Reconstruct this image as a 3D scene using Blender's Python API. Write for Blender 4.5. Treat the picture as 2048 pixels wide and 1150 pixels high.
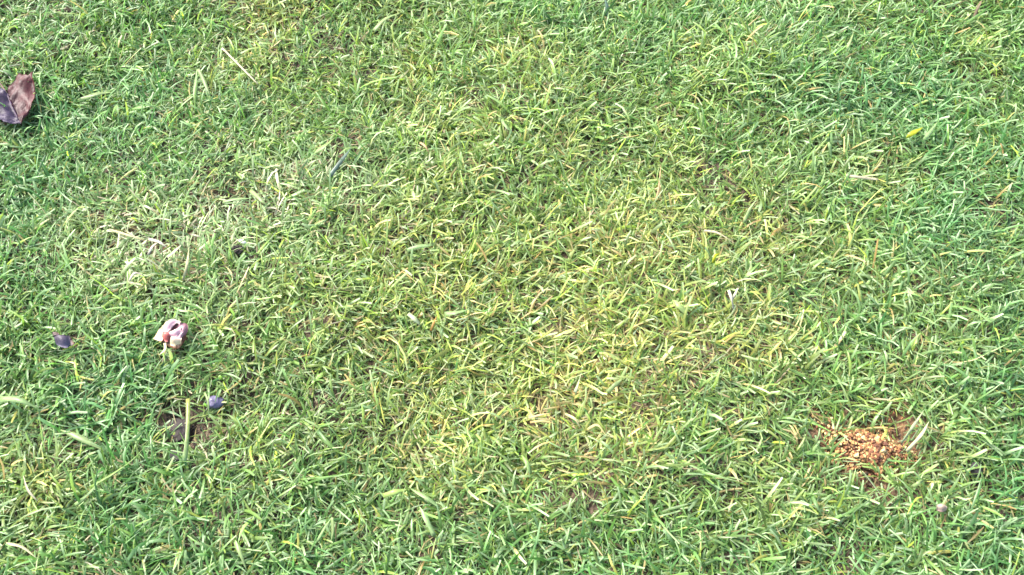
import bpy, math
import numpy as np
from mathutils import Vector

# ------------------------------------------------------------------ camera, sky, sun, exposure
for o in list(bpy.data.objects):
    bpy.data.objects.remove(o)
scene = bpy.context.scene
COL = scene.collection

PITCH = math.radians(58.0)          # camera looks this far below the horizon
DIST = 1.0                          # metres to the lawn along the optical axis
HFOV = math.radians(57.6)
CAM = np.array([0.0, -DIST * math.cos(PITCH), DIST * math.sin(PITCH)])
cam_data = bpy.data.cameras.new('camera')
cam_data.sensor_width = 36
cam_data.lens = 18 / math.tan(HFOV / 2)
cam_data.clip_start = 0.02
cam_data.clip_end = 2000
cam = bpy.data.objects.new('camera', cam_data)
cam.location = CAM
cam.rotation_euler = (math.pi / 2 - PITCH, 0, 0)
COL.objects.link(cam)
scene.camera = cam

SUN_EL, SUN_AZ = math.radians(50), math.radians(300)     # azimuth clockwise from +Y
world = bpy.data.worlds.new('World')
scene.world = world
world.use_nodes = True
wn = world.node_tree
wn.nodes.clear()
sky = wn.nodes.new('ShaderNodeTexSky')
sky.sky_type = 'NISHITA'
sky.sun_disc = False
sky.sun_elevation = SUN_EL
sky.sun_rotation = SUN_AZ
sky.air_density = 1.0
sky.dust_density = 3.0
bg = wn.nodes.new('ShaderNodeBackground')
bg.inputs['Strength'].default_value = 0.075
wo = wn.nodes.new('ShaderNodeOutputWorld')
wn.links.new(sky.outputs[0], bg.inputs[0])
wn.links.new(bg.outputs[0], wo.inputs[0])

sun_data = bpy.data.lights.new('sun', 'SUN')
sun_data.energy = 1.35
sun_data.angle = math.radians(18)
sun_data.color = (1.0, 0.97, 0.91)
sun = bpy.data.objects.new('sun', sun_data)
sd = Vector((math.sin(SUN_AZ) * math.cos(SUN_EL), math.cos(SUN_AZ) * math.cos(SUN_EL), math.sin(SUN_EL)))
sun.rotation_euler = sd.to_track_quat('Z', 'Y').to_euler()
sun.location = sd * 5
COL.objects.link(sun)

scene.view_settings.view_transform = 'Standard'
scene.view_settings.look = 'None'
scene.view_settings.exposure = 2.88
scene.view_settings.gamma = 1
scene.view_settings.use_curve_mapping = False
scene.cycles.max_bounces = 8
scene.cycles.transmission_bounces = 4

# ------------------------------------------------------------------ helpers
rng = np.random.default_rng(7)


def hash2(ix, iy, seed):
    h = (ix.astype(np.int64) * 374761393 + iy.astype(np.int64) * 668265263 + seed * 974634777) & 0xffffffff
    h = ((h ^ (h >> 13)) * 1274126177) & 0xffffffff
    h = (h ^ (h >> 16)) & 0xffffffff
    return h / 4294967295.0


def vnoise(x, y, cell, seed):
    """smooth value noise, 0..1, with features of about `cell` metres"""
    x = np.asarray(x, float) / cell
    y = np.asarray(y, float) / cell
    ix, iy = np.floor(x), np.floor(y)
    fx, fy = x - ix, y - iy
    fx = fx * fx * (3 - 2 * fx)
    fy = fy * fy * (3 - 2 * fy)
    a, b = hash2(ix, iy, seed), hash2(ix + 1, iy, seed)
    c, d = hash2(ix, iy + 1, seed), hash2(ix + 1, iy + 1, seed)
    return (a * (1 - fx) + b * fx) * (1 - fy) + (c * (1 - fx) + d * fx) * fy


def pix(px, py, z=0.018):
    """the point at height z above the lawn seen at photograph pixel (px, py)"""
    t = math.tan(HFOV / 2)
    dx = (px - 1024) / 1024 * t
    dy = (575 - py) / 1024 * t
    f = np.array([0, math.cos(PITCH), -math.sin(PITCH)])
    u = np.array([0, math.sin(PITCH), math.cos(PITCH)])
    d = np.array([1.0, 0, 0]) * dx + u * dy + f
    k = (z - CAM[2]) / d[2]
    return CAM + d * k


def spot(x, y, px, py, rx, ry, rot=0.0, soft=0.6):
    """0..1 soft elliptical patch on the ground round the place seen at (px, py); radii in metres"""
    c = pix(px, py, 0.0)
    dx, dy = x - c[0], y - c[1]
    ca, sa = math.cos(rot), math.sin(rot)
    q = np.sqrt(((dx * ca + dy * sa) / rx) ** 2 + ((-dx * sa + dy * ca) / ry) ** 2)
    q = q + (vnoise(x, y, 0.03, 91) - 0.5) * 0.5
    return np.clip((1 + soft - q) / (2 * soft), 0, 1)


def height(x, y):
    h = (vnoise(x, y, 0.16, 1) - 0.5) * 0.020 + (vnoise(x, y, 0.05, 2) - 0.5) * 0.010 + (vnoise(x, y, 0.016, 3) - 0.5) * 0.005
    d = np.minimum(np.minimum(x + .80, .80 - x), np.minimum(y + .40, .80 - y))     # levels out towards the surrounding lawn
    k = np.clip(d / .07, 0, 1)
    return h * k * k * (3 - 2 * k)


# bare spots: (pixel x, pixel y, rx, ry, rot, how bare)
BARE = [
    (378, 850, .030, .034, .9, 1.0), (350, 905, .022, .012, 0, .8), (1740, 893, .050, .028, -.12, 1.0),
    (1645, 840, .022, .016, 0, 1.0), (1775, 845, .024, .014, 0, .9), (1742, 950, .024, .020, 0, 1.0),
    (1855, 965, .045, .018, .2, .3), (1665, 1128, .030, .016, 0, .8), (1955, 943, .020, .016, 0, .9),
    (305, 500, .040, .030, 0, .65), (450, 420, .045, .022, .3, .7), (318, 600, .020, .018, 0, .7),
    (683, 312, .026, .016, 0, .9), (905, 297, .022, .012, 0, .8), (478, 496, .012, .010, 0, .8),
    (655, 842, .020, .016, 0, .6), (1090, 840, .040, .020, .2, .7), (1180, 880, .03, .02, 0, .6), (1240, 850, .03, .018, 0, .4),
    (930, 470, .02, .015, 0, .5), (830, 500, .03, .012, 0, .5), (500, 95, .016, .012, 0, .7),
    (735, 45, .020, .012, 0, .7), (375, 645, .014, .010, 0, .7), (800, 895, .02, .014, 0, .5),
    (1320, 575, .016, .012, 0, .6), (860, 665, .016, .012, 0, .6), (1040, 610, .022, .014, 0, .5),
    (205, 105, .014, .010, 0, .5), (1900, 985, .03, .016, 0, .6), (500, 1065, .014, .010, 0, .6), (930, 1110, .02, .012, 0, .5),
    (345, 665, .016, .014, 0, .8), (15, 195, .03, .03, 0, .8), (126, 682, .013, .010, 0, .8),
]
# dry, yellowed spots: (px, py, rx, ry, rot, amount)
DRY = [
    (1120, 620, .32, .20, .05, .53), (1110, 820, .050, .036, .2, .90), (1150, 780, .15, .08, .1, .66), (1400, 690, .14, .08, 0, .62), (800, 480, .14, .08, 0, .5), (1010, 680, .18, .10, 0, .35), (1190, 880, .09, .05, 0, .55),
    (1300, 690, .12, .08, 0, .38), (890, 640, .10, .07, 0, .30), (950, 330, .26, .10, 0, .40),
    (310, 500, .085, .060, 0, .74), (460, 430, .11, .06, .4, .66), (620, 370, .09, .06, .3, .5), (540, 30, .06, .05, 0, .60),
    (1480, 620, .09, .05, 0, .50), (1740, 890, .09, .05, 0, .35), (690, 310, .04, .03, 0, .5),
    (1000, 150, .25, .10, 0, .30), (470, 130, .06, .06, 0, .40), (830, 890, .07, .05, 0, .45), (90, 980, .05, .05, 0, .4),
    (1940, 80, .07, .04, 0, .20), (1680, 350, .07, .03, 0, .28), (590, 590, .12, .06, 0, .40), (700, 40, .08, .04, 0, .30),
    (1080, 110, .05, .03, 0, .5), (640, 740, .05, .04, 0, .35), (450, 860, .05, .05, 0, .3),
]
# bleached, greyer spots
BLEACH = [(310, 500, .11, .08, 0, 1.0), (460, 430, .14, .08, .4, 1.0), (620, 370, .10, .07, .3, .8)]
# cool blue-green spots
COOL = [
    (30, 330, .16, .16, 0, .7), (1690, 200, .10, .07, 0, .8), (1960, 620, .20, .30, 0, .85), (60, 1060, .07, .06, 0, .7),
    (180, 790, .12, .08, 0, .5), (1460, 520, .10, .05, 0, .6), (1600, 330, .05, .04, 0, .6), (1900, 1080, .16, .08, 0, .6),
    (660, 430, .06, .05, 0, .5), (220, 190, .12, .10, 0, .4), (1650, 800, .10, .07, 0, .4), (860, 1040, .16, .07, 0, .45),
    (1400, 1020, .22, .08, 0, .4), (700, 880, .07, .05, 0, .5), (330, 1050, .20, .08, 0, .6), (1100, 1060, .30, .06, 0, .55), (1560, 960, .14, .10, 0, .6), (520, 720, .10, .07, 0, .4), (1300, 60, .3, .05, 0, .3), (300, 330, .16, .07, 0, .35),
]


def field(x, y, spots, soft=0.6):
    r = np.zeros_like(np.asarray(x, float))
    for px, py, rx, ry, rot, amt in spots:
        r = np.maximum(r, amt * spot(x, y, px, py, rx, ry, rot, soft))
    return r


def new_obj(name, mesh, mat=None, parent=None):
    o = bpy.data.objects.new(name, mesh)
    COL.objects.link(o)
    if mat is not None and not mesh.materials:
        mesh.materials.append(mat)
    if parent is not None:
        o.parent = parent
    return o


def empty(name, loc):
    o = bpy.data.objects.new(name, None)
    o.empty_display_size = 0.01
    o.location = loc
    COL.objects.link(o)
    return o


def tag(o, label=None, cat=None, group=None, kind=None):
    if label: o['label'] = label
    if cat: o['category'] = cat
    if group: o['group'] = group
    if kind: o['kind'] = kind
    return o


def mesh_np(name, co, faces, col=None, smooth=True):
    """mesh from numpy arrays: co (n,3), faces (m,k), optional linear point colours (n,3)"""
    me = bpy.data.meshes.new(name)
    n, (m, k) = len(co), faces.shape
    me.vertices.add(n)
    me.vertices.foreach_set('co', np.ascontiguousarray(co, np.float32).ravel())
    me.loops.add(m * k)
    me.loops.foreach_set('vertex_index', np.ascontiguousarray(faces, np.int32).ravel())
    me.polygons.add(m)
    me.polygons.foreach_set('loop_start', np.arange(0, m * k, k, dtype=np.int32))
    me.polygons.foreach_set('use_smooth', np.full(m, smooth, bool))
    if col is not None:
        at = me.color_attributes.new('Col', 'FLOAT_COLOR', 'POINT')
        c4 = np.ones((n, 4), np.float32)
        c4[:, :3] = col
        at.data.foreach_set('color', c4.ravel())
    me.update(calc_edges=True)
    me.validate()
    return me


def leaf_material(name, rough=0.42, spec=0.5, trans=0.28, bump=0.0, noise_amt=0.25, noise_scale=180.0, coat=0.0, tint=(1, 1, 1)):
    """thin plant tissue: coloured by its point-colour attribute, glossy cuticle, some light let through"""
    m = bpy.data.materials.new(name)
    m.use_nodes = True
    nt = m.node_tree
    N, L = nt.nodes, nt.links
    N.clear()
    at = N.new('ShaderNodeAttribute'); at.attribute_name = 'Col'
    tc = N.new('ShaderNodeTexCoord')
    nz = N.new('ShaderNodeTexNoise'); nz.inputs['Scale'].default_value = noise_scale; nz.inputs['Detail'].default_value = 3
    L.new(tc.outputs['Object'], nz.inputs['Vector'])
    mr = N.new('ShaderNodeMapRange')
    mr.inputs[1].default_value = 0.25; mr.inputs[2].default_value = 0.75
    mr.inputs[3].default_value = 1 - noise_amt; mr.inputs[4].default_value = 1 + noise_amt
    L.new(nz.outputs[0], mr.inputs[0])
    mx = N.new('ShaderNodeVectorMath'); mx.operation = 'SCALE'
    L.new(at.outputs['Color'], mx.inputs[0]); L.new(mr.outputs[0], mx.inputs['Scale'])
    pb = N.new('ShaderNodeBsdfPrincipled')
    pb.inputs['Roughness'].default_value = rough
    pb.inputs['Specular IOR Level'].default_value = spec
    pb.inputs['Coat Weight'].default_value = coat
    L.new(mx.outputs[0], pb.inputs['Base Color'])
    if bump:
        bp = N.new('ShaderNodeBump'); bp.inputs['Strength'].default_value = bump; bp.inputs['Distance'].default_value = 0.0006
        nb = N.new('ShaderNodeTexNoise'); nb.inputs['Scale'].default_value = noise_scale * 2.5
        L.new(tc.outputs['Object'], nb.inputs['Vector'])
        L.new(nb.outputs[0], bp.inputs['Height']); L.new(bp.outputs[0], pb.inputs['Normal'])
    out = N.new('ShaderNodeOutputMaterial')
    if trans > 0:
        tr = N.new('ShaderNodeBsdfTranslucent')
        tm = N.new('ShaderNodeVectorMath'); tm.operation = 'MULTIPLY'; tm.inputs[1].default_value = tint
        L.new(mx.outputs[0], tm.inputs[0]); L.new(tm.outputs[0], tr.inputs['Color'])
        ms = N.new('ShaderNodeMixShader'); ms.inputs[0].default_value = trans
        L.new(pb.outputs[0], ms.inputs[1]); L.new(tr.outputs[0], ms.inputs[2])
        L.new(ms.outputs[0], out.inputs[0])
    else:
        L.new(pb.outputs[0], out.inputs[0])
    return m


def soil_material():
    m = bpy.data.materials.new('soil')
    m.use_nodes = True
    nt = m.node_tree
    N, L = nt.nodes, nt.links
    pb = N['Principled BSDF']
    pb.inputs['Roughness'].default_value = 0.85
    pb.inputs['Specular IOR Level'].default_value = 0.25
    at = N.new('ShaderNodeAttribute'); at.attribute_name = 'Col'
    tc = N.new('ShaderNodeTexCoord')
    n1 = N.new('ShaderNodeTexNoise'); n1.inputs['Scale'].default_value = 140; n1.inputs['Detail'].default_value = 6
    n2 = N.new('ShaderNodeTexVoronoi'); n2.inputs['Scale'].default_value = 320
    L.new(tc.outputs['Object'], n1.inputs['Vector']); L.new(tc.outputs['Object'], n2.inputs['Vector'])
    mr = N.new('ShaderNodeMapRange')
    mr.inputs[1].default_value = .3; mr.inputs[2].default_value = .7; mr.inputs[3].default_value = .5; mr.inputs[4].default_value = 1.6
    L.new(n1.outputs[0], mr.inputs[0])
    mx = N.new('ShaderNodeVectorMath'); mx.operation = 'SCALE'
    L.new(at.outputs['Color'], mx.inputs[0]); L.new(mr.outputs[0], mx.inputs['Scale'])
    L.new(mx.outputs[0], pb.inputs['Base Color'])
    ad = N.new('ShaderNodeMath'); ad.operation = 'ADD'
    L.new(n1.outputs[0], ad.inputs[0]); L.new(n2.outputs['Distance'], ad.inputs[1])
    bp = N.new('ShaderNodeBump'); bp.inputs['Strength'].default_value = .9; bp.inputs['Distance'].default_value = .003
    L.new(ad.outputs[0], bp.inputs['Height']); L.new(bp.outputs[0], pb.inputs['Normal'])
    return m


M_GRASS = leaf_material('grass_blade', rough=0.38, spec=0.45, trans=0.42, noise_amt=0.22, tint=(1.15, 1.38, .85))
M_STRAW = leaf_material('dry_straw', rough=0.55, spec=0.35, trans=0.22, noise_amt=0.25)
M_LEAF = leaf_material('fallen_leaf', rough=0.5, spec=0.28, trans=0.06, bump=0.8, noise_amt=0.55, noise_scale=110)
M_PETAL = leaf_material('petal', rough=0.45, spec=0.4, trans=0.25, bump=0.3, noise_amt=0.25, noise_scale=200)
M_SOIL = soil_material()
M_CRUMB = leaf_material('crumb', rough=0.8, spec=0.25, trans=0.0, bump=0.8, noise_amt=0.4, noise_scale=500)
M_STONE = leaf_material('stone', rough=0.4, spec=0.5, trans=0.0, bump=0.4, noise_amt=0.35, noise_scale=150)

# ------------------------------------------------------------------ ground: one sheet, fine under the camera, on to the horizon
def axis(lo, hi, step):
    core = np.arange(lo, hi + step / 2, step)
    out, d = [], step
    p = 0.0
    while p < 400:
        d *= 1.28
        p += d
        out.append(p)
    out = np.array(out)
    return np.concatenate([(lo - out)[::-1], core, hi + out])


gx, gy = axis(-0.85, 0.85, 0.006), axis(-0.45, 0.85, 0.006)
X, Y = np.meshgrid(gx, gy)
xf, yf = X.ravel(), Y.ravel()
far = np.clip((np.hypot(xf, yf) - 6) / 10, 0, 1)
zf = height(xf, yf)
zf = zf + (vnoise(xf, yf, 0.007, 5) - 0.5) * 0.004 * (1 - far)
zf = np.where(far > 0, zf * (1 - far), zf) - 0.001
bare = field(xf, yf, BARE)
zf -= 0.005 * bare * (1 - far)
heapish = np.maximum.reduce([spot(xf, yf, 1738, 893, .055, .035), spot(xf, yf, 1642, 838, .02, .02), spot(xf, yf, 1775, 845, .03, .02)])
dryg = field(xf, yf, DRY)
mix1 = vnoise(xf, yf, 0.02, 11)[:, None]
soilc = np.array([.050, .034, .024]) * (1 - mix1) + np.array([.085, .062, .045]) * mix1
soilc = soilc * (1 - .6 * dryg[:, None]) + np.array([.13, .085, .045]) * .6 * dryg[:, None]
soilc = soilc * (1 - heapish[:, None]) + np.array([.15, .080, .038]) * heapish[:, None]
greenf = np.array([.07, .13, .03])
soilc = soilc * (1 - far[:, None]) + greenf * far[:, None]
nx, ny = len(gx), len(gy)
idx = np.arange(nx * ny).reshape(ny, nx)
gfaces = np.stack([idx[:-1, :-1], idx[:-1, 1:], idx[1:, 1:], idx[1:, :-1]], -1).reshape(-1, 4)
ground = new_obj('ground', mesh_np('ground', np.stack([xf, yf, zf], 1), gfaces, soilc), M_SOIL)
tag(ground, 'dark brown bare soil showing between the grass blades', kind='structure')

# ------------------------------------------------------------------ grass
GREEN = np.array([.110, .225, .046])
DEEP = np.array([.058, .150, .034])
LIME = np.array([.235, .310, .040])
COOLC = np.array([.066, .178, .064])
YELL = np.array([.360, .345, .085])
STRAW = np.array([.470, .375, .150])
TAN = np.array([.360, .225, .075])
PALE = np.array([.500, .620, .350])


def blades(bx, by, bz, phi, th0, kap, L, w, blunt, col, tipc, segs=5, fold=0.18, dphi=None, twist=None, floor=True):
    """ribbons with a keel: (n*(segs+1)*3 verts); returns co, faces, colours"""
    n, R = len(bx), segs + 1
    if dphi is None: dphi = np.zeros(n)
    if twist is None: twist = np.zeros(n)
    co = np.zeros((n, R, 3, 3))
    cc = np.zeros((n, R, 3, 3))
    p = np.stack([bx, by, bz], 1)
    g0 = bz.copy()
    for r in range(R):
        s = r / segs
        th = th0 + kap * s
        ph = phi + dphi * s
        d = np.stack([np.sin(th) * np.cos(ph), np.sin(th) * np.sin(ph), np.cos(th)], 1)
        if r:
            p = p + d * (L / segs)[:, None]
            if floor:
                p[:, 2] = np.maximum(p[:, 2], g0 + 0.0015 + 0.0006 * r)
        side0 = np.stack([-np.sin(ph), np.cos(ph), np.zeros(n)], 1)
        up = np.cross(d, side0)
        tw = twist * s
        side = side0 * np.cos(tw)[:, None] + up * np.sin(tw)[:, None]
        nrm = np.cross(d, side)
        base_w = 0.62 + 0.38 * min(1, s / 0.35)
        prof_b = base_w * (1.0 if s < 0.97 else 0.72)
        prof_p = base_w * (1.0 if s < 0.45 else max(0.05, 1 - ((s - 0.45) / 0.55) ** 1.6))
        hw = 0.5 * w * (blunt * prof_b + (1 - blunt) * prof_p)
        co[:, r, 0] = p - side * hw[:, None]
        co[:, r, 1] = p - nrm * (hw * fold * 2)[:, None] * -1
        co[:, r, 2] = p + side * hw[:, None]
        t = np.clip((s - 0.35) / 0.65, 0, 1) ** 1.5
        b = np.clip((0.30 - s) / 0.30, 0, 1)
        c = col * (1 - t) + tipc * t
        c = c * (1 - 0.45 * b) + PALE * np.array([.55, .5, .5]) * 0.45 * b
        cc[:, r] = c[:, None, :]
        cc[:, r, 1] *= 1.12
    i = np.arange(n * R * 3).reshape(n, R, 3)
    q1 = np.stack([i[:, :-1, 0], i[:, :-1, 1], i[:, 1:, 1], i[:, 1:, 0]], -1).reshape(-1, 4)
    q2 = np.stack([i[:, :-1, 1], i[:, :-1, 2], i[:, 1:, 2], i[:, 1:, 1]], -1).reshape(-1, 4)
    return co.reshape(-1, 3), np.concatenate([q1, q2]), cc.reshape(-1, 3)


def grow(x0, x1, y0, y1, spacing, per, seed, tile=False):
    """tufts of blades over a rectangle of lawn"""
    r = np.random.default_rng(seed)
    nx_, ny_ = int(round((x1 - x0) / spacing)), int(round((y1 - y0) / spacing))
    tx, ty = np.meshgrid((np.arange(nx_) + .5) * spacing + x0, (np.arange(ny_) + .5) * spacing + y0)
    tx = tx.ravel() + r.uniform(-.6, .6, nx_ * ny_) * spacing
    ty = ty.ravel() + r.uniform(-.6, .6, nx_ * ny_) * spacing
    if tile:
        bare = np.zeros_like(tx); dry = np.full_like(tx, .18); cool = np.full_like(tx, .25)
        lean_a = r.uniform(0, 2 * np.pi, len(tx)); lush = np.full_like(tx, .5); ble = np.zeros_like(tx)
    else:
        bare = field(tx, ty, BARE)
        thin = np.clip((vnoise(tx, ty, .045, 21) - .65) * 2.2, 0, .6)
        keep = r.random(len(tx)) > np.maximum(bare * .97, thin)
        tx, ty, bare = tx[keep], ty[keep], bare[keep]
        dry, cool = field(tx, ty, DRY), field(tx, ty, COOL)
        dry = np.clip(dry + (vnoise(tx, ty, .06, 22) - .5) * .35, 0, 1)
        cool = np.clip(cool + (vnoise(tx, ty, .08, 23) - .5) * .6, 0, 1)
        ble = field(tx, ty, BLEACH)
        lean_a = vnoise(tx, ty, .11, 24) * 5.0 - 1.6 + r.normal(0, .5, len(tx))
        lush = vnoise(tx, ty, .13, 25)
    cnt = np.clip(r.poisson(per, len(tx)), 2, 12)
    t = np.repeat(np.arange(len(tx)), cnt)
    n = len(t)
    tuft_h = r.normal(0, 1, len(tx))[t]
    a = r.uniform(0, 2 * np.pi, n)
    rad = .0048 * np.sqrt(r.random(n))
    bx, by = tx[t] + rad * np.cos(a), ty[t] + rad * np.sin(a)
    bz = height(bx, by) - .003
    if tile: bz = np.full(n, -.003)
    # azimuth: outwards, pulled towards the local lean
    vx = np.cos(a) + .50 * np.cos(lean_a[t]) + .18
    vy = np.sin(a) + .50 * np.sin(lean_a[t]) + .10
    phi = np.arctan2(vy, vx) + r.normal(0, .35, n)
    th0 = np.abs(r.normal(.40, .26, n))
    kap = np.abs(r.normal(1.15, .55, n)) + .15
    flat = r.random(n) < .17
    th0 = np.where(flat, r.uniform(.9, 1.35, n), th0)
    kap = np.where(flat, r.uniform(.1, .5, n), kap)
    L = np.clip(r.normal(.0262, .0070, n) + .0018 * tuft_h + (lush[t] - .5) * .008, .010, .055)
    L = L * (1 - .25 * bare[t])
    long_ = r.random(n) < .015
    L = np.where(long_, L * 1.5, L)
    w = np.clip(r.normal(.00182, .0005, n), .0008, .0042)
    w = np.minimum(np.where(r.random(n) < .06, w * 1.35, w), .0040)
    blunt = (r.random(n) < .6).astype(float)
    u = r.random(n)[:, None]
    tv = r.random(len(tx))[t][:, None]
    base = DEEP * (1 - tv) + GREEN * tv
    base = np.where(u < .25 * (1 - .8 * cool[t][:, None]), base * .55 + LIME * .45, base)
    c_ = cool[t][:, None] * (.4 + .6 * r.random(n)[:, None])
    base = base * (1 - c_) + COOLC * c_
    d_ = np.clip(dry[t] * (.35 + 1.0 * r.random(n)), 0, 1)[:, None]
    bl = ble[t][:, None]
    yl_ = YELL * (1 - bl) + np.array([.36, .40, .22]) * bl
    yel = base * (1 - d_) + yl_ * d_
    pdead = np.clip(.02 + dry[t] ** 2 * .62 + np.clip(dry[t] - .7, 0, 1) * .9, 0, .92)
    rr = r.random(n)
    dead = rr < pdead * (.42 + .3 * dry[t] ** 3)
    mid = ~dead & (rr < pdead)
    k = r.random(n)[:, None]
    col = np.where(dead[:, None], (STRAW * (1 - k) + TAN * k) * (1 - bl) + np.array([.48, .43, .31]) * (.7 + .5 * k) * bl, np.where(mid[:, None], yl_ * (.7 + .5 * k), yel))
    viv = (r.random(n) < .035 * (1 - .7 * cool[t]) + .03 * dry[t])[:, None] & ~dead[:, None]
    col = np.where(viv, np.array([.29, .38, .05]), col)
    col = col * np.exp(r.normal(0, .30, n))[:, None]
    tipk = np.where(r.random(n) < .68, r.uniform(.15, .85, n), 0)[:, None]
    tipc = col * (1 - tipk) + PALE * tipk  # pale cut tips, lightened further so blade highlights sit in the colour
    dphi = r.normal(0, .6, n)
    tw = r.normal(0, .7, n)
    out, off = [], 0
    for m, sg in ((L > .029, 4), (L <= .029, 3)):
        c_, f_, k_ = blades(bx[m], by[m], bz[m], phi[m], th0[m], kap[m], L[m], w[m], blunt[m], col[m], tipc[m], sg, .16, dphi[m], tw[m])
        out.append((c_, f_ + off, k_)); off += len(c_)
    return tuple(np.concatenate(q) for q in zip(*out))


def litter(x0, x1, y0, y1, n, seed, tile=False):
    """the low mat under the blades: old, flattened and shaded shoots"""
    r = np.random.default_rng(seed)
    bx, by = r.uniform(x0, x1, n), r.uniform(y0, y1, n)
    if tile:
        bare = np.zeros(n); dry = np.full(n, .3)
        bz = np.full(n, .0005)
    else:
        bare, dry = field(bx, by, BARE), field(bx, by, DRY)
        keep = r.random(n) > bare * .85
        bx, by, bare, dry = bx[keep], by[keep], bare[keep], dry[keep]
        n = len(bx)
        bz = height(bx, by)
    bz = bz + r.uniform(0, .005, n)
    phi = r.uniform(0, 2 * np.pi, n)
    th0 = r.uniform(1.15, 1.6, n)
    kap = r.normal(.1, .35, n)
    L = r.uniform(.009, .028, n)
    w = r.uniform(.0008, .0021, n)
    k = r.random(n)[:, None]
    old = r.random(n) < .10 + .40 * dry
    brown = np.array([.17, .125, .05])
    col = np.where(old[:, None], STRAW * .7 * k + brown * (1 - k), DEEP * 1.1 * (1 - k) + np.array([.15, .20, .035]) * k)
    col = col * .95 * np.exp(r.normal(0, .25, n))[:, None]
    return blades(bx, by, bz, phi, th0, kap, L, w, (r.random(n) < .5).astype(float), col, col, 2, .1, r.normal(0, .6, n), r.normal(0, .5, n), floor=True)


co, fa, cc = grow(-.8, .8, -.4, .8, .0089, 6.0, 101)
grass = new_obj('grass', mesh_np('grass', co, fa, cc), M_GRASS)
tag(grass, 'short mown lawn grass of mixed green and yellowing blades', 'grass', kind='stuff')
co, fa, cc = litter(-.8, .8, -.4, .8, 60000, 202)
thatch = new_obj('thatch', mesh_np('thatch', co, fa, cc), M_GRASS)
tag(thatch, 'low mat of old brown and shaded shoots under the grass', 'thatch', kind='stuff')

# the lawn round about: one square of grass set out again and again on the sheet
T = 0.4
c1, f1, k1 = grow(-T / 2, T / 2, -T / 2, T / 2, .0089, 6.0, 303, tile=True)
c2, f2, k2 = litter(-T / 2, T / 2, -T / 2, T / 2, 6200, 304, tile=True)
tile_me = mesh_np('grass_square', np.concatenate([c1, c2]), np.concatenate([f1, f2 + len(c1)]), np.concatenate([k1, k2]))
lawn = new_obj('surrounding_grass', tile_me, M_GRASS)
tag(lawn, 'green mown lawn grass spreading away on every side', 'grass', kind='stuff')
ng = bpy.data.node_groups.new('set_out_squares', 'GeometryNodeTree')
ng.interface.new_socket('Geometry', in_out='INPUT', socket_type='NodeSocketGeometry')
ng.interface.new_socket('Geometry', in_out='OUTPUT', socket_type='NodeSocketGeometry')
gi, go = ng.nodes.new('NodeGroupInput'), ng.nodes.new('NodeGroupOutput')
grid = ng.nodes.new('GeometryNodeMeshGrid')
NXT, NYT = 31, 31
grid.inputs['Size X'].default_value = T * (NXT - 1); grid.inputs['Size Y'].default_value = T * (NYT - 1)
grid.inputs['Vertices X'].default_value = NXT; grid.inputs['Vertices Y'].default_value = NYT
tfm = ng.nodes.new('GeometryNodeTransform')
tfm.inputs['Translation'].default_value = (T / 2, T / 2, 0)
dele = ng.nodes.new('GeometryNodeDeleteGeometry'); dele.domain = 'POINT'
pos = ng.nodes.new('GeometryNodeInputPosition'); sep = ng.nodes.new('ShaderNodeSeparateXYZ')


def cmpn(sock, op, val):
    c = ng.nodes.new('ShaderNodeMath'); c.operation = op; c.inputs[1].default_value = val
    ng.links.new(sock, c.inputs[0]); return c.outputs[0]


def mul(a, b):
    c = ng.nodes.new('ShaderNodeMath'); c.operation = 'MULTIPLY'
    ng.links.new(a, c.inputs[0]); ng.links.new(b, c.inputs[1]); return c.outputs[0]


ng.links.new(pos.outputs[0], sep.inputs[0])
ins = mul(mul(cmpn(sep.outputs[0], 'GREATER_THAN', -.8), cmpn(sep.outputs[0], 'LESS_THAN', .8)),
          mul(cmpn(sep.outputs[1], 'GREATER_THAN', -.4), cmpn(sep.outputs[1], 'LESS_THAN', .8)))
rnd = ng.nodes.new('FunctionNodeRandomValue'); rnd.data_type = 'INT'
rnd.inputs[4].default_value = 0; rnd.inputs[5].default_value = 3
qt = ng.nodes.new('ShaderNodeMath'); qt.operation = 'MULTIPLY'; qt.inputs[1].default_value = math.pi / 2
ng.links.new(rnd.outputs[2], qt.inputs[0])
cx = ng.nodes.new('ShaderNodeCombineXYZ'); ng.links.new(qt.outputs[0], cx.inputs[2])
iop = ng.nodes.new('GeometryNodeInstanceOnPoints')
ng.links.new(grid.outputs['Mesh'], tfm.inputs['Geometry'])
ng.links.new(tfm.outputs[0], dele.inputs['Geometry']); ng.links.new(ins, dele.inputs['Selection'])
ng.links.new(dele.outputs[0], iop.inputs['Points']); ng.links.new(gi.outputs[0], iop.inputs['Instance'])
ng.links.new(cx.outputs[0], iop.inputs['Rotation']); ng.links.new(iop.outputs[0], go.inputs[0])
md = lawn.modifiers.new('set_out', 'NODES'); md.node_group = ng

# ------------------------------------------------------------------ things lying on the lawn
def on_lawn(px, py, up):
    """point `up` metres above the soil under pixel (px, py)"""
    if up > .012: up = .012 + (up - .012) * .65
    z = up
    for _ in range(4):
        p = pix(px, py, z)
        z = float(height(p[0], p[1])) + up
    return pix(px, py, z)


def spline(pts, n):
    """Catmull-Rom through pts (k,d) sampled n times"""
    P = np.asarray(pts, float)
    P = np.concatenate([[2 * P[0] - P[1]], P, [2 * P[-1] - P[-2]]])
    k = len(P) - 3
    out = []
    for t in np.linspace(0, k - 1e-6, n):
        i = int(t); f = t - i
        a, b, c, d = P[i], P[i + 1], P[i + 2], P[i + 3]
        out.append(.5 * (2 * b + (c - a) * f + (2 * a - 5 * b + 4 * c - d) * f * f + (3 * b - a - 3 * c + d) * f ** 3))
    return np.array(out)


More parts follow.
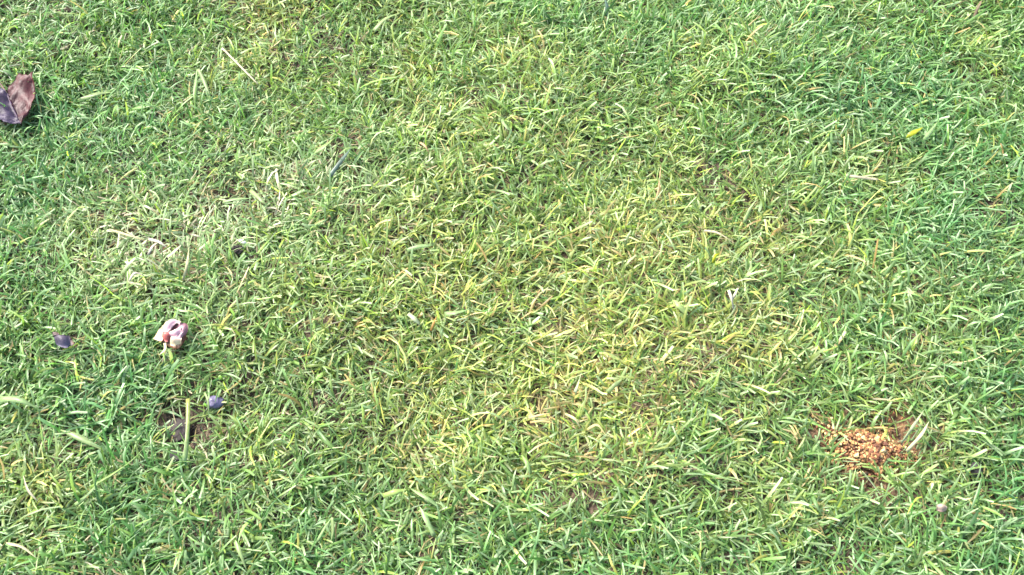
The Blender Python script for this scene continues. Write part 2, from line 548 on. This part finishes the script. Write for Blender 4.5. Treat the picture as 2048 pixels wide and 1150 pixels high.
def ribbon_mesh(name, P, w, col, tip=None, blunt=(True, False), fold=.22, twist=0.0, seed=0):
    """one leaf blade along the 3-D points P: keeled, slightly wavy, w metres wide"""
    r = np.random.default_rng(seed)
    n = len(P)
    tan = np.gradient(P, axis=0); tan /= np.linalg.norm(tan, axis=1)[:, None]
    side = np.cross(tan, [0, 0, 1.0]); side /= np.linalg.norm(side, axis=1)[:, None] + 1e-9
    up = np.cross(side, tan)
    roll = twist * np.linspace(-.5, .5, n) + r.normal(0, .25) + .2 * np.sin(np.linspace(0, 5, n) + r.uniform(0, 6))
    sd = side * np.cos(roll)[:, None] + up * np.sin(roll)[:, None]
    nr = np.cross(sd, tan)
    s = np.linspace(0, 1, n)
    prof = np.ones(n)
    if not blunt[0]: prof *= np.clip(s / .30, .08, 1) ** .7
    if not blunt[1]: prof *= np.clip((1 - s) / .45, .05, 1) ** .7
    prof *= 1 + .07 * np.sin(s * 9 + r.uniform(0, 6))
    hw = (.5 * w * prof)[:, None]
    th = .00018
    L0, M0, R0 = P - sd * hw, P - nr * hw * fold, P + sd * hw
    co = np.stack([L0, M0, R0, R0 + nr * th, M0 + nr * th * 2, L0 + nr * th], 1)
    col = np.asarray(col, float); tip = None if tip is None else np.asarray(tip, float)
    c0 = np.asarray(col, float); c1 = np.asarray(tip if tip is not None else col, float)
    cc = c0 * (1 - s[:, None]) + c1 * s[:, None]
    cc = np.repeat(cc[:, None, :], 6, 1)
    cc[:, 1] *= 1.15; cc[:, 4] *= 1.15
    i = np.arange(n * 6).reshape(n, 6)
    q = [np.stack([i[:-1, a], i[:-1, b], i[1:, b], i[1:, a]], -1) for a, b in ((0, 1), (1, 2), (2, 3), (3, 4), (4, 5), (5, 0))]
    q.append(np.array([[i[0, 0], i[0, 5], i[0, 4], i[0, 1]], [i[0, 1], i[0, 4], i[0, 3], i[0, 2]],
                       [i[-1, 1], i[-1, 4], i[-1, 5], i[-1, 0]], [i[-1, 2], i[-1, 3], i[-1, 4], i[-1, 1]]]))
    return mesh_np(name, co.reshape(-1, 3), np.concatenate(q), cc.reshape(-1, 3))


_seed = [500]


def loose(name, pts, wpx, col, label, cat, ups=None, tip=None, blunt=(True, False), mat=None, twist=1.1, group=None, parent=None):
    _seed[0] += 1
    if ups is None:
        ups = [.020] + [.027] * (len(pts) - 2) + [.020]
    P = np.array([on_lawn(x, y, u) for (x, y), u in zip(pts, ups)])
    P = spline(P, 12)
    mid = P[len(P) // 2]
    w = .86 * wpx * np.linalg.norm(mid - CAM) * math.tan(HFOV / 2) / 1024
    loc = P[0].copy()
    k = .62 if mat else .70
    me = ribbon_mesh(name, P - loc, w, np.array(col) * k, None if tip is None else np.array(tip) * k, blunt, twist=twist, seed=_seed[0])
    o = new_obj(name, me, mat or M_GRASS)
    o.location = loc
    tag(o, label, cat, group)
    return o


PG = (.36, .50, .20)      # pale green
PB = (.34, .44, .17)      # pale blue-green
PS = (.62, .55, .34)      # bleached straw
LG = (.27, .42, .09)      # light green
LONG = 'grass blades standing out from the lawn'
STR = 'dry straws lying on the lawn'
B = 'grass_blade'
S = 'dry_straw'
loose(B, [(392, 228), (391, 180), (394, 137)], 9, LG, 'tall upright pale green blade with a shorter blade leaning off its top', 'grass blade', ups=[.006, .022, .040], tip=PG, group=LONG)
loose(B, [(396, 138), (409, 165), (421, 192)], 8, PB, 'short bluish blade leaning off the top of a tall upright blade', 'grass blade', ups=[.041, .030, .020], tip=PB, group=LONG)
loose(B, [(0, 797), (38, 800), (79, 818)], 11, PG, 'broad pale blade arching in from the edge beside the tangled left grass', 'grass blade', ups=[.03, .036, .02], group=LONG)
loose(B, [(121, 860), (165, 878), (212, 903)], 12, PB, 'broad pale blue-green blade lying flat below the dark leaf scrap', 'grass blade', group=LONG, blunt=(False, False))
loose(B, [(376, 797), (376, 840), (374, 880), (369, 922)], 9, (.40, .42, .10), 'long yellow-green stalk crossing the bare soil beside the purple pebble', 'grass blade', ups=[.034, .036, .033, .024], tip=PG, group=LONG, blunt=(True, True), twist=.2)
loose(B, [(409, 785), (416, 803), (418, 836)], 5, PB, 'thin bent blade drooping past the purple pebble', 'grass blade', ups=[.024, .026, .014], group=LONG)
loose(B, [(766, 992), (790, 984), (816, 978)], 12, (.40, .52, .14), 'broad cut-ended pale blade beginning a row of three pieces', 'grass blade', group=LONG, blunt=(True, False))
loose(B, [(822, 978), (850, 994), (879, 1014)], 9, PG, 'middle pale blade in a row of three cut pieces', 'grass blade', group=LONG, blunt=(False, True))
loose(B, [(839, 1013), (853, 1040), (868, 1071)], 11, PG, 'blunt pale blade ending a row of three cut pieces', 'grass blade', group=LONG, blunt=(False, True))
loose(B, [(1043, 910), (1054, 927), (1062, 948)], 10, LG, 'short broad blunt green blade below the driest yellow patch', 'grass blade', tip=PG, group=LONG, blunt=(False, True))
loose(B, [(814, 501), (838, 493), (866, 490)], 9, PG, 'pale blunt blade lying over the shaded hollow in the yellowed middle', 'grass blade', group=LONG, blunt=(True, True))
loose(B, [(889, 628), (914, 625), (941, 618)], 10, PG, 'pale crinkled blade beside an upright orange-brown straw', 'grass blade', group=LONG, blunt=(True, False))
loose(B, [(816, 627), (828, 637), (840, 648)], 10, (.5, .56, .33), 'whitish short cut blade left of the upright orange-brown straw', 'grass blade', group=LONG, blunt=(True, True))
loose(B, [(1812, 276), (1827, 265), (1846, 255)], 11, (.52, .55, .03), 'bright yellow short broad blade lying on green grass', 'grass blade', group=LONG, blunt=(False, False))
loose(B, [(1848, 280), (1862, 262), (1878, 241)], 8, PG, 'pale green blade pointing away beside the bright yellow one', 'grass blade', group=LONG)
loose(B, [(627, 309), (650, 291), (676, 270)], 13, (.34, .47, .16), 'broad pale blade beside the small brown hollow', 'grass blade', group=LONG, blunt=(False, True))
loose(B, [(660, 352), (682, 322), (703, 295)], 9, (.17, .24, .18), 'bluish grey blade lying across the small brown hollow', 'grass blade', group=LONG)
loose(B, [(157, 202), (190, 189), (228, 184)], 9, PB, 'pale bluish blade arching between the fallen leaf and the upright blade', 'grass blade', group=LONG)
loose(B, [(446, 404), (474, 398), (504, 397)], 7, PG, 'long pale blade across the thin grey patch of grass', 'grass blade', group=LONG)
loose(B, [(500, 380), (520, 398), (536, 412)], 9, PB, 'bluish blade at the edge of the thin grey patch', 'grass blade', group=LONG)
loose(B, [(1826, 974), (1838, 965), (1852, 955)], 7, PB, 'short bluish blade on thin ground below the crumb pile', 'grass blade', group=LONG)
loose(B, [(1624, 992), (1634, 1012), (1646, 1034)], 8, (.12, .24, .06), 'dark green blade leaning below the crumb pile, tipped pale', 'grass blade', tip=PG, group=LONG)
loose(B, [(634, 1084), (648, 1058), (664, 1034)], 6, PG, 'pale blade rising to meet another in a narrow peak', 'grass blade', ups=[.014, .026, .036], group=LONG)
loose(B, [(664, 1035), (666, 1060), (662, 1086)], 7, PB, 'pale bluish blade dropping from the top of a narrow peak', 'grass blade', ups=[.037, .028, .016], group=LONG)
loose(B, [(1345, 600), (1357, 611), (1374, 626)], 12, (.45, .55, .20), 'short broad pale blade beside the forked white straw', 'grass blade', group=LONG, blunt=(False, True))
loose(B, [(1426, 526), (1430, 512), (1440, 507)], 7, (.50, .52, .02), 'curled vivid yellow-green blade among blue-green grass', 'grass blade', group=LONG)
loose(B, [(1430, 529), (1446, 523), (1463, 516)], 7, (.40, .52, .08), 'lime green blade lying against the curled yellow-green one', 'grass blade', group=LONG)
loose(B, [(1488, 445), (1499, 420), (1513, 398)], 7, PB, 'bluish blade slanting up out of the green on the cool side', 'grass blade', ups=[.016, .028, .034], group=LONG)
loose(B, [(1692, 104), (1700, 84), (1708, 62)], 6, PB, 'slim bluish upright blade in the coolest green grass', 'grass blade', ups=[.014, .028, .036], group=LONG)
loose(B, [(1212, 32), (1214, 14), (1209, -4)], 8, (.20, .30, .22), 'grey-blue upright blade at the far edge of the lawn', 'grass blade', ups=[.01, .024, .034], group=LONG)
loose(B, [(1656, 285), (1660, 295), (1663, 318)], 7, PG, 'pale blunt blade standing by the silvery tuft', 'grass blade', ups=[.034, .03, .014], group=LONG)
loose(B, [(748, 62), (770, 38), (806, 24)], 9, PB, 'arched pale bluish blade over the far hollow', 'grass blade', group=LONG)
loose(B, [(1002, 240), (1014, 255), (1028, 268)], 7, PG, 'pale blade with a cut end in the far yellow-green grass', 'grass blade', group=LONG)
loose(B, [(1150, 785), (1155, 770), (1163, 745)], 8, (.5, .56, .34), 'whitish blade at the edge of the driest yellow patch', 'grass blade', group=LONG, blunt=(True, False))
loose(B, [(1215, 785), (1230, 770), (1245, 757)], 10, PB, 'broad bluish blade next to the driest yellow patch', 'grass blade', group=LONG)
loose(B, [(150, 1010), (180, 985), (200, 960)], 7, PG, 'pale blade with a frayed tip in the long left grass', 'grass blade', group=LONG)
loose(B, [(180, 975), (230, 945), (270, 915), (300, 880)], 6, LG, 'very long slender blade sweeping through the long left grass', 'grass blade', tip=PG, group=LONG)
loose(B, [(468, 1080), (480, 1105), (493, 1140)], 9, PB, 'pale bluish blade hanging down beyond the long left grass', 'grass blade', group=LONG)
loose(B, [(635, 862), (655, 885), (690, 915)], 10, (.13, .24, .09), 'broad dark blue-green blade beside a dark gap in the grass', 'grass blade', tip=LG, group=LONG)

loose(S, [(444, 96), (478, 130), (516, 168)], 4, PS, 'thin straight tan straw lying behind the upright blade', 'straw', mat=M_STRAW, group=STR, blunt=(True, True), ups=[.028, .03, .028])
loose(S, [(1692, 351), (1724, 355), (1757, 359)], 6, PS, 'flat cream straw lying across in the far green grass', 'straw', mat=M_STRAW, group=STR, blunt=(True, True))
loose(S, [(1962, 2), (1955, 18), (1948, 36)], 6, (.22, .16, .09), 'short brown stick leaning in the far grass', 'straw', mat=M_STRAW, group=STR, blunt=(True, True), ups=[.036, .028, .016])
loose(S, [(1803, 886), (1826, 853), (1848, 820)], 6, (.42, .48, .25), 'pale wavy stem rising beside the crumb pile', 'straw', mat=M_STRAW, group=STR, ups=[.012, .022, .026])
loose(S, [(1813, 903), (1842, 870), (1858, 843)], 7, (.58, .58, .32), 'broader cream wavy stem with its foot in the crumb pile', 'straw', mat=M_STRAW, group=STR, ups=[.010, .022, .028])
fork = empty('forked_straw', on_lawn(1466, 614, .018))
tag(fork, 'small white forked straw standing out beside the broad pale blade', 'straw', STR)
for pts_, w_ in (([(1457, 580), (1463, 597), (1467, 618)], 7), ([(1476, 576), (1470, 588), (1464, 600)], 5)):
    arm = loose('straw_arm', pts_, w_, (.68, .62, .44), None, None, mat=M_STRAW, blunt=(True, True), ups=[.028, .034, .026])
    arm.parent = fork
    arm.location = arm.location - fork.location
loose(S, [(1408, 461), (1436, 466), (1475, 490)], 5, (.60, .52, .32), 'thin arched cream straw over blue-green grass', 'straw', mat=M_STRAW, group=STR)
loose(S, [(218, 459), (256, 470), (297, 483)], 5, (.60, .54, .26), 'straight yellowish straw leading to the bleached tangle', 'straw', mat=M_STRAW, group=STR)
loose(S, [(297, 478), (318, 484), (335, 496)], 6, (.68, .62, .46), 'bleached straw on top of the pale tangle', 'straw', mat=M_STRAW, group=STR)
loose(S, [(296, 510), (306, 492), (322, 482)], 5, (.66, .58, .44), 'bent bleached straw crossing the pale tangle', 'straw', mat=M_STRAW, group=STR)
loose(S, [(258, 562), (270, 546), (288, 552)], 5, (.66, .58, .42), 'hooked bleached straw beyond the pale tangle', 'straw', mat=M_STRAW, group=STR)
loose(S, [(335, 515), (352, 500), (372, 480)], 8, (.58, .58, .36), 'broad bleached blade at the side of the pale tangle', 'straw', mat=M_STRAW, group=STR)
loose(S, [(366, 560), (374, 530), (378, 495)], 6, (.58, .54, .28), 'upright yellowish straw next to the pale tangle', 'straw', mat=M_STRAW, group=STR)
loose(S, [(46, 953), (56, 980), (75, 1002)], 6, (.58, .52, .34), 'curly cream straw in the long left grass', 'straw', mat=M_STRAW, group=STR)
loose(S, [(12, 1087), (44, 1094), (74, 1117)], 6, (.56, .54, .28), 'arched cream straw low in the long left grass', 'straw', mat=M_STRAW, group=STR)
loose(S, [(862, 662), (867, 648), (874, 631)], 6, (.46, .26, .06), 'upright orange-brown straw in the yellowed middle', 'straw', mat=M_STRAW, group=STR)
loose(S, [(1057, 836), (1080, 830), (1104, 826)], 5, (.66, .46, .22), 'orange-cream straw lying in the driest patch, the longest there', 'straw', mat=M_STRAW, group=STR)
loose(S, [(1060, 845), (1085, 842), (1112, 848)], 5, (.58, .42, .16), 'yellow straw lying under the longest one in the driest patch', 'straw', mat=M_STRAW, group=STR)
loose(S, [(1130, 828), (1150, 838), (1160, 855)], 6, (.66, .58, .26), 'bent yellow straw at the near side of the driest patch', 'straw', mat=M_STRAW, group=STR)
loose(S, [(1095, 795), (1085, 815), (1082, 835)], 5, (.56, .46, .14), 'upright yellow straw in the middle of the driest patch', 'straw', mat=M_STRAW, group=STR)
loose(S, [(1175, 860), (1195, 850), (1215, 875)], 7, (.64, .58, .22), 'arched yellow blade on the thin ground past the driest patch', 'straw', mat=M_STRAW, group=STR)
loose(S, [(840, 285), (850, 292), (858, 305)], 5, (.56, .38, .18), 'short tan straw by the far brown gap', 'straw', mat=M_STRAW, group=STR)
loose(S, [(1310, 405), (1317, 380), (1322, 330)], 5, (.50, .36, .16), 'slim tan straw standing in the far yellow-green grass', 'straw', mat=M_STRAW, group=STR, ups=[.008, .02, .03])


def patch_mesh(name, A, Bp, upA, upB, col, colB=None, nu=9, nv=6, bulge=0.0, crumple=.0008, thick=.0005, origin=None, seed=0, ragged=0.0):
    """curved sheet between two traced edges A and Bp, with thickness; heights above soil upA, upB (per edge point or scalar)"""
    def e3(pts, up):
        if np.isscalar(up): up = [up] * len(pts)
        return spline(np.array([on_lawn(x, y, u) for (x, y), u in zip(pts, up)]), nu)
    a, b = e3(A, upA), e3(Bp, upB)
    v = np.linspace(0, 1, nv)
    P = a[:, None, :] * (1 - v)[None, :, None] + b[:, None, :] * v[None, :, None]
    if ragged:
        rg = np.random.default_rng(seed)
        k = rg.normal(0, 1, nu); k[0] = k[-1] = 0
        d = (b - a) / (np.linalg.norm(b - a, axis=1)[:, None] + 1e-6)
        P += (d * (k * ragged)[:, None])[:, None, :] * (v ** 4)[None, :, None]
    P[:, :, 2] += bulge * np.sin(np.pi * v)[None, :] * np.sin(np.pi * np.linspace(.08, .92, nu))[:, None]
    x, y = P[:, :, 0], P[:, :, 1]
    P[:, :, 2] += (vnoise(x, y, .006, seed + 40) - .5) * 2 * crumple + (vnoise(x, y, .002, seed + 41) - .5) * crumple
    P = P - origin
    n = nu * nv
    ca, cb = np.asarray(col, float), np.asarray(colB if colB is not None else col, float)
    cc = ca * (1 - v)[None, :, None] + cb * v[None, :, None]
    cc = np.broadcast_to(cc, (nu, nv, 3)).reshape(-1, 3)
    top = P.reshape(-1, 3)
    bot = top - np.array([0, 0, thick])
    i = np.arange(n).reshape(nu, nv)
    q = np.stack([i[:-1, :-1], i[1:, :-1], i[1:, 1:], i[:-1, 1:]], -1).reshape(-1, 4)
    rim = np.concatenate([i[:, 0], i[-1, 1:], i[-2::-1, -1], i[0, -2:0:-1]])
    rn = np.roll(rim, -1)
    sides = np.stack([rim, rn, rn + n, rim + n], -1)
    return mesh_np(name, np.concatenate([top, bot]), np.concatenate([q, q[:, ::-1] + n, sides]), np.concatenate([cc, cc]))


def ico(r, sub=2):
    import bmesh
    bm = bmesh.new()
    bmesh.ops.create_icosphere(bm, subdivisions=sub, radius=1.0)
    co = np.array([v.co[:] for v in bm.verts]); fa = np.array([[v.index for v in f.verts] for f in bm.faces])
    bm.free()
    return co, fa


# fallen leaf: two lobes and a midrib, on top of the blades
lo = on_lawn(20, 200, .022)
leaf = empty('fallen_leaf', lo)
tag(leaf, 'dark purple and red-brown heart-shaped fallen leaf, folded along its midrib', 'leaf')
mid = [(14, 187), (22, 207), (32, 229), (43, 249)]
mu = [.024, .021, .020, .022]
patch = patch_mesh('leaf_lobe', mid, [(16, 178), (36, 148), (58, 148), (70, 170), (66, 205), (43, 249)], mu, [.026, .030, .033, .031, .027, .020],
                   (.032, .009, .011), (.064, .014, .013), 22, 11, .002, .0026, .0005, lo, 3, .0018)
r1 = new_obj('leaf_lobe', patch, M_LEAF, leaf); r1['label'] = 'red-brown upturned lobe'
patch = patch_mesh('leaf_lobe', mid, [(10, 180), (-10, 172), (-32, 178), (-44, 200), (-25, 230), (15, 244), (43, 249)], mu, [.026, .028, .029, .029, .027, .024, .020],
                   (.022, .013, .028), (.050, .034, .066), 22, 11, .002, .0026, .0005, lo, 4, .0018)  # violet held in the base colour; finish same as the other lobe
r2 = new_obj('leaf_lobe', patch, M_LEAF, leaf); r2['label'] = 'violet flat lobe'
rib = ribbon_mesh('midrib', spline(np.array([on_lawn(x, y, u + .0012) for (x, y), u in zip(mid, mu)]), 10) - lo, .0016, (.05, .025, .05), fold=.5, seed=1)
new_obj('midrib', rib, M_LEAF, leaf)
stem = ribbon_mesh('stalk', spline(np.array([on_lawn(14, 187, .024), on_lawn(4, 172, .021), on_lawn(-12, 150, .016)]), 10) - lo, .0014, (.10, .05, .04), fold=.6, seed=2)
new_obj('stalk', stem, M_LEAF, leaf)

# crumpled blossom
PETAL_FLAT = .72
def C3(pts): return [(270 + x / 8.21, 590 + y / 8.21) for x, y in pts]
bo = on_lawn(345, 675, .016)
blos = empty('crumpled_blossom', bo)
tag(blos, 'small crumpled pink and cream fallen blossom lying in the grass', 'blossom')
PETALS = [
    ('petal', [(300, 722), (395, 570), (515, 425)], [(305, 728), (440, 755), (485, 590), (525, 440)], .026, .030, (.66, .60, .36), (.72, .62, .44), 'cream outer petal', .002),
    ('petal', [(455, 610), (500, 480), (620, 395), (765, 440)], [(550, 610), (590, 560), (680, 470), (735, 490)], [.030, .036, .037, .034], .036, (.66, .42, .50), (.74, .55, .64), None, .004),
    ('petal', [(575, 560), (640, 490), (740, 480)], [(590, 580), (690, 570), (745, 515)], .027, .027, (.20, .10, .15), (.22, .11, .17), 'inner petal, painted dark purple for the shaded cavity', -.002),  # low dark sheet: shade of the blossom's cavity put into its colour
    ('petal', [(735, 450), (860, 480), (860, 600), (755, 735)], [(700, 530), (745, 560), (735, 640), (690, 700)], [.034, .027, .026, .026], .032, (.22, .09, .12), (.62, .40, .50), None, .003),
    ('petal', [(545, 605), (640, 575), (745, 515)], [(590, 690), (680, 690), (765, 615)], .037, .033, (.74, .56, .66), (.58, .38, .48), None, .004),
    ('petal', [(455, 612), (530, 600), (600, 640)], [(445, 745), (530, 770), (592, 720)], .034, .026, (.60, .22, .20), (.42, .10, .10), 'red curled petal', .004),
    ('petal', [(595, 690), (680, 685), (765, 700)], [(570, 825), (650, 835), (752, 795)], .035, .024, (.76, .60, .58), (.78, .70, .44), 'cream front petal', .004),
    ('petal', [(690, 650), (760, 630), (805, 610)], [(690, 725), (740, 745), (790, 660)], .034, .030, (.70, .50, .62), (.60, .38, .48), None, .002),
    ('calyx', [(440, 620), (520, 560), (700, 540), (860, 560)], [(430, 770), (560, 850), (710, 865), (840, 720)], .022, .016, (.14, .07, .05), (.20, .11, .06), 'dark brown underside', .003),
]
for k, (nm, A, Bp, ua, ub, ca, cb, lab, bul) in enumerate(PETALS):
    pk = np.array([.92, .80, .70])
    ua = [u * PETAL_FLAT + .007 for u in (ua if isinstance(ua, list) else [ua] * len(A))]
    ub = [u * PETAL_FLAT + .007 for u in (ub if isinstance(ub, list) else [ub] * len(Bp))]
    o = new_obj(nm, patch_mesh(nm, C3(A), C3(Bp), ua, ub, np.array(ca) * pk, np.array(cb) * pk, 10, 7, bul, .0014, .0004, bo, 60 + k), M_PETAL, blos)
    if lab: o['label'] = lab
tl = ribbon_mesh('petal_strip', spline(np.array([on_lawn(x, y, u) for (x, y), u in zip(C3([(490, 790), (492, 890), (400, 985)]), (.026, .026, .022))]), 9) - bo, .0026, (.72, .66, .40), seed=9)
new_obj('petal_strip', tl, M_PETAL, blos)

# dark leaf scrap with a torn brown rim
def C4(pts): return [(60 + x / 9.58, 620 + y / 9.58) for x, y in pts]
so = on_lawn(124, 680, .016)
sc = empty('leaf_scrap', so)
tag(sc, 'small dark slate-purple scrap of dead leaf sunk in the grass', 'leaf scrap')
new_obj('leaf_blade', patch_mesh('leaf_blade', C4([(450, 480), (560, 465), (770, 490)]), C4([(490, 650), (600, 715), (710, 735), (770, 690)]), [.026, .030, .026], [.020, .022, .022, .020],
        (.050, .036, .050), (.062, .054, .085), 10, 7, .003, .001, .0005, so, 71), M_LEAF, sc)
o = new_obj('torn_edge', patch_mesh('torn_edge', C4([(420, 420), (500, 425), (560, 445)]), C4([(440, 490), (500, 480), (560, 470)]), .026, .028, (.09, .045, .03), (.06, .035, .035), 6, 4, .001, .0008, .0005, so, 72), M_LEAF, sc)
o = new_obj('torn_edge', patch_mesh('torn_edge', C4([(770, 490), (800, 560), (850, 650)]), C4([(755, 560), (770, 640), (790, 690)]), .022, .022, (.09, .05, .03), (.055, .045, .06), 6, 4, .001, .0008, .0005, so, 73), M_LEAF, sc)


def stone(name, px, py, up, dims, rot, col, label, cat, mat, seed, rough=.10, group=None):
    co, fa = ico(1, 4)
    d = 1 + rough * (2 * vnoise(co[:, 0] * 3 + 10 * seed, co[:, 1] * 3 + co[:, 2] * 4, 1.4, seed) - 1) + rough * .4 * (2 * vnoise(co[:, 0] * 3, co[:, 2] * 4 + co[:, 1] * 2, .45, seed + 1) - 1)
    co = co * d[:, None] * np.array(dims)
    ca, sa = math.cos(rot), math.sin(rot)
    co = np.stack([co[:, 0] * ca - co[:, 1] * sa, co[:, 0] * sa + co[:, 1] * ca, co[:, 2]], 1)
    cc = np.tile(np.array(col), (len(co), 1)) * (.85 + .3 * vnoise(co[:, 0], co[:, 1], .003, seed + 2))[:, None]
    o = new_obj(name, mesh_np(name, co, fa, cc), mat)
    o.location = on_lawn(px, py, up)
    tag(o, label, cat, group)
    return o


stone('pebble', 430, 804, .006, (.0086, .0068, .0055), .15, (.11, .092, .155), 'smooth violet-grey pebble at the rim of the bare soil', 'pebble', M_STONE, 81)
stone('flat_stone', 357, 860, .000, (.011, .013, .005), .5, (.048, .038, .034), 'flat dark slate stone half buried in the bare soil', 'stone', M_CRUMB, 84, .16)
stone('flat_stone', 355, 912, .001, (.010, .006, .004), 0, (.060, .052, .050), 'small grey stone at the foot of the yellow stalk', 'stone', M_CRUMB, 87, .16)
stone('flat_stone', 1952, 938, .008, (.005, .007, .005), -.3, (.035, .030, .030), 'black stone in thin grass beyond the crumb pile', 'stone', M_CRUMB, 90, .2)
stone('soil_clod', 476, 499, .005, (.0065, .005, .004), 0, (.035, .028, .024), 'dark clod of earth under a tiny white chip', 'clod', M_SOIL, 93, .3)
stone('white_chip', 485, 483, .024, (.0042, .0022, .0022), -.35, (.55, .54, .42), 'tiny white chip caught on the grass above a dark clod', 'chip', M_STONE, 96, .2)
fo = on_lawn(1882, 1014, .016)
fl = new_obj('dry_flake', patch_mesh('dry_flake', [(1872, 1010), (1884, 1007), (1895, 1013)], [(1873, 1021), (1884, 1024), (1893, 1020)], .026, .022, (.44, .35, .24), (.36, .24, .19), 8, 6, .003, .001, .0006, fo, 99), M_PETAL)
fl.location = fo
tag(fl, 'small pinkish beige dry flake resting on dark green grass', 'flake')

# crumb pile
po = on_lawn(1738, 893, 0.0)
pile = empty('crumb_pile', po)
tag(pile, 'low spread heap of orange-brown and pale yellow crumbs on bare soil', 'crumb pile')
a = np.linspace(0, 2 * np.pi, 49)[:-1]
rr = np.linspace(0, 1, 11)
OUT6 = [(550, 395), (680, 425), (830, 425), (1000, 480), (1110, 460), (1160, 550), (1340, 590), (1340, 690), (1200, 665), (1080, 750), (900, 725), (700, 730), (590, 640), (560, 490)]
ox = np.array([pix(1560 + u / 5.226, 780 + v / 5.226, po[2] + .006) - po for u, v in OUT6])
oa = np.mod(np.arctan2(ox[:, 1], ox[:, 0]), 2 * np.pi); od = np.hypot(ox[:, 0], ox[:, 1])
oo = np.argsort(oa); oa, od = oa[oo], od[oo]


def rim_at(t):
    return np.interp(np.mod(t, 2 * np.pi), np.concatenate([oa[-1:] - 2 * np.pi, oa, oa[:1] + 2 * np.pi]), np.concatenate([od[-1:], od, od[:1]]))


edge = rim_at(a)
RX = RY = 1.0


def mound(x, y):
    q = np.hypot(x, y) / rim_at(np.arctan2(y, x))
    return .0085 * np.clip(1 - q ** 2, 0, 1) ** .8 + (vnoise(x, y, .012, 35) - .4) * .006 * np.clip(1.3 - q, 0, 1)


mx_ = (rr[:, None] * (np.cos(a) * edge)[None, :] * RX); my_ = (rr[:, None] * (np.sin(a) * edge)[None, :] * RY)
mz_ = mound(mx_, my_) + height(po[0] + mx_, po[1] + my_) - po[2] - .002 - .006 * rr[:, None] ** 6
i = np.arange(11 * 48).reshape(11, 48)
j = np.roll(i, -1, 1)
mf = np.stack([i[:-1], j[:-1], j[1:], i[1:]], -1).reshape(-1, 4)
mc = np.tile(np.array([.17, .075, .038]), (11 * 48, 1)) * (.6 + .8 * vnoise(mx_.ravel(), my_.ravel(), .006, 36))[:, None]
new_obj('mound', mesh_np('mound', np.stack([mx_.ravel(), my_.ravel(), mz_.ravel()], 1), mf, mc), M_SOIL, pile)
CR_COL = [(.30, .140, .060), (.38, .21, .095), (.52, .35, .14), (.62, .47, .22), (.22, .09, .045), (.14, .06, .035), (.44, .27, .10), (.33, .17, .065)]
crumb_meshes = []
ic, iff = ico(1, 1)
for k in range(16):
    r = np.random.default_rng(900 + k)
    c = ic * r.uniform(.65, 1.25, (len(ic), 1)) * r.uniform(.7, 1.2, (1, 3))
    crumb_meshes.append(mesh_np('crumb', c, iff, np.tile(np.array(CR_COL[k % 8]), (len(c), 1)), smooth=False))
    crumb_meshes[-1].materials.append(M_CRUMB)
r = np.random.default_rng(77)
for k in range(280):
    if k < 235:
        q = math.sqrt(r.random()) * 1.02; t = r.uniform(0, 2 * math.pi)
        e = float(rim_at(t))
        x, y = q * e * RX * math.cos(t), q * e * RY * math.sin(t)
    else:                                    # strays round the heap
        cxp, cyp, s_ = [(1775, 845, .012), (1745, 945, .012), (1645, 840, .008), (1700, 920, .01)][k % 4]
        c = on_lawn(cxp, cyp, 0); x, y = c[0] - po[0] + r.normal(0, s_), c[1] - po[1] + r.normal(0, s_ * .7)
    s = float(np.clip(r.lognormal(-6.42, .30), .0009, .0026))
    zz = float(mound(x, y) * (k < 235) + height(po[0] + x, po[1] + y)) - po[2] + s * .35 + (.001 if k % 3 == 0 else 0)
    left = x < -.005
    v = int(r.choice([2, 3, 1, 6, 10, 11, 9]) if r.random() < (.55 if left else .15) else r.choice([0, 1, 4, 4, 5, 5, 7, 8, 12, 13, 13, 15]))
    o = new_obj('crumb', crumb_meshes[v], None, pile)
    o.location = (x, y, zz); o.scale = (s, s, s)
    o.rotation_euler = tuple(r.uniform(0, 6.28, 3))


def crumbs_mass(name, px, py, col, mat, parent=None, origin=(0, 0, 0)):
    """many small grains in one mesh"""
    n = len(px)
    r = np.random.default_rng(n)
    s = r.uniform(.0005, .0017, n)
    base = np.stack([px, py, height(px, py) + col[1]], 1) - np.array(origin)
    co = ic[None] * r.uniform(.6, 1.3, (n, len(ic), 1)) * s[:, None, None] + base[:, None, :]
    fa = (iff[None] + (np.arange(n) * len(ic))[:, None, None]).reshape(-1, 3)
    pal = np.array(col[0])[r.integers(0, len(col[0]), n)]
    cc = np.repeat(pal[:, None, :], len(ic), 1).reshape(-1, 3)
    o = new_obj(name, mesh_np(name, co.reshape(-1, 3), fa, cc, smooth=False), mat, parent)
    o['kind'] = 'stuff'
    return o


n = 2200
q, t = np.sqrt(r.random(n)) * 1.3, r.uniform(0, 2 * np.pi, n)
e = rim_at(t)
x, y = q * e * RX * np.cos(t), q * e * RY * np.sin(t)
crumbs_mass('fine_crumbs', x + po[0], y + po[1], (CR_COL, mound(x, y) - .0005), M_CRUMB, pile, po)

bx, by = [], []
for (px_, py_, rx, ry, rot, amt) in BARE:
    c = pix(px_, py_, 0)
    m = int(140000 * rx * ry * amt) + 10
    bx.append(c[0] + r.normal(0, rx * .6, m)); by.append(c[1] + r.normal(0, ry * .6, m))
bx, by = np.concatenate(bx), np.concatenate(by)
ok = crumbs_mass('soil_grains', bx, by, ([(.05, .035, .025), (.09, .065, .045), (.13, .09, .06), (.035, .028, .026)], -.004), M_CRUMB)
tag(ok, 'loose dark grains of earth on the bare spots between the grass', 'soil')
